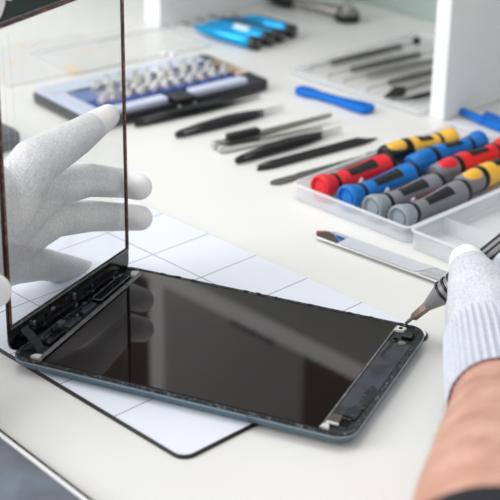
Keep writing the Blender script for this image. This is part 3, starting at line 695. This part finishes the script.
bm=NB(); rprism(bm,.080,.100,-.003,.0185,.002,[(.001,0),(CH+.003,0),(CH+.0036,.0006)],4); la=finish(bm,'latch',m_black,case)
for x in (.0825,.0975):
    bm=NB(); lathe(bm,[(0,.0020),(.0010,.0016)],(x,-.0031,.0055),(0,-1,0),14); finish(bm,'rivet',m_steel,la)
for x in (.1625,.1670,.1715):
    bm=NB(); lathe(bm,[(0,.0016),(.001,.0021),(.044,.0021),(.045,.0016)],(x,.022,CH+.0020),(0,1,0),6); finish(bm,'extension_bar',m_brass,case)
def bit():
    t=thing('screwdriver_bit','short silver hex screwdriver bit lying in the blue rack of the bit case','bit',(0,0,0),0,'silver bits in the bit case')
    bm=NB(); lathe(bm,[(0,.0026),(.0006,.0032),(.0115,.0032),(.0123,.0026)],(0,0,0),(1,0,0),6); finish(bm,'hex_shank',m_bit,t)
    bm=NB(); lathe(bm,[(.0120,.0020),(.0160,.0018),(.0190,.0009)],(0,0,0),(1,0,0),8); finish(bm,'driver_tip',m_bit,t)
    return t
b0=bit(); first=True
cm=Matrix.Translation((CO[0],CO[1],0))@Matrix.Rotation(R(84),4,'Z')
for row in range(4):
    for k in range(11):
        x=.0245+.0122*k+.004*(row%2)+rnd.uniform(-.001,.001); y=.0255+.0112*row
        if (row>=1 and x<.037) or x>.150: continue
        o=b0 if first else copy_tree(b0); first=False
        m_=cm@Matrix.Translation((x,y,CH+.0046))@Matrix.Rotation(R(44+rnd.uniform(-12,12)),4,'Z')@Matrix.Rotation(R(-rnd.uniform(0,14)),4,'Y')
        o.location=m_.to_translation(); o.rotation_euler=m_.to_euler()
# clear lid behind the case
t=thing('clear_lid','clear plastic lid lying on the bench behind the bit case','lid',(-.383,.345,0),R(84))
bm=NB(); rprism(bm,0,.150,0,.075,.005,[(.0002,0),(.009,.0008),(.010,.002)],6); finish(bm,'lid_shell',m_film,t)
bm=NB(); ring(bm,-.001,.151,-.001,.076,.006,.003,.0002,.0020,6); finish(bm,'lid_flange',m_frost,t)
LM=(Matrix.Translation((-.383,.345,0))@Matrix.Rotation(R(84),4,'Z')).inverted()
for px in ((164,53),(173,54)):
    q=LM@at(px[0],px[1],.0110)
    bm=NB(); lathe(bm,[(0,.0034),(.0016,.0032),(.0026,.0022),(.0030,.0005)],(q.x,q.y,.0095),(0,0,1),16); finish(bm,'painted_glint',m_whitep,t)  # small white domes added as painted highlights, in place of specular glints
# printed card
t=thing('instruction_card','pale printed card with yellow patches on the bench at the far left','card',(-.50,.300,0),R(-8))
bm=NB(); rprism(bm,0,.105,0,.130,.002,[(.0002,0),(.0008,0)],3); finish(bm,'card_sheet',m_card,t)
# charcoal device behind the gloved hand
t=thing('charcoal_case','charcoal grey rounded plastic case poking out at the left edge behind the gloved hand','case',(-.2725,.213,0))
bm=NB(); rprism(bm,-.080,0,-.085,0,.010,[(0,.002),(.002,0),(.010,0),(.013,.003)],8); finish(bm,'shell',m_thumbdark,t)
bm=NB(); ring(bm,-.0803,.0003,-.0853,.0003,.010,.002,.0060,.0070,8); finish(bm,'seam',m_black,t)
# dark box up on the shelf
t=thing('storage_box','dark storage box standing on the upper shelf','box',(-.19,.64,.292))
bm=NB(); box(bm,-.05,.05,-.045,.045,0,.11); finish(bm,'box_body',m_black,t,False,.002)
bm=NB(); box(bm,-.052,.052,-.047,.047,.095,.116); finish(bm,'box_lid',m_matteblack,t,False,.002)

t=thing('marker_pen','black marker pen lying on the front edge of the upper shelf','pen',(-.345,.503,.2975))
bm=NB(); lathe(bm,[(0,.0040),(.001,.0050),(.040,.0052),(.041,.0048)],(0,0,0),(1,0,0),16); finish(bm,'barrel',m_black,t)
bm=NB(); lathe(bm,[(.040,.0054),(.058,.0052),(.060,.0040)],(0,0,0),(1,0,0),16); finish(bm,'cap',m_blackg,t)

# ------------------------------------------------------------------ light
w=bpy.data.worlds.new('world'); bpy.context.scene.world=w; w.use_nodes=True
bg=w.node_tree.nodes['Background']; bg.inputs['Color'].default_value=(.975,.985,1,1); bg.inputs['Strength'].default_value=.78
def area(name,loc,target,size,power,col=(1,1,1),sy=None):
    l=bpy.data.lights.new(name,'AREA'); l.energy=power; l.color=col; l.size=size
    if sy: l.shape='RECTANGLE'; l.size_y=sy
    o=bpy.data.objects.new(name,l); C.objects.link(o); o.location=loc
    o.rotation_euler=(Vector(target)-Vector(loc)).to_track_quat('-Z','Y').to_euler(); return o
area('ceiling_light',(-.5,.25,2.3),(-.05,.35,0),1.4,13,(1,.985,.96),.9)
area('bench_lamp',(-.75,.05,1.15),(-.1,.35,0),.09,.9,(1,.99,.97))
area('front_fill',(-2.0,-2.9,1.7),(0,.4,0),2.2,84,(.99,.99,1))  # unseen fill light added to brighten the desk from the front
vs=bpy.context.scene.view_settings; vs.view_transform='Standard'; vs.look='None'; vs.gamma=1; vs.exposure=.12
vs.use_curve_mapping=False
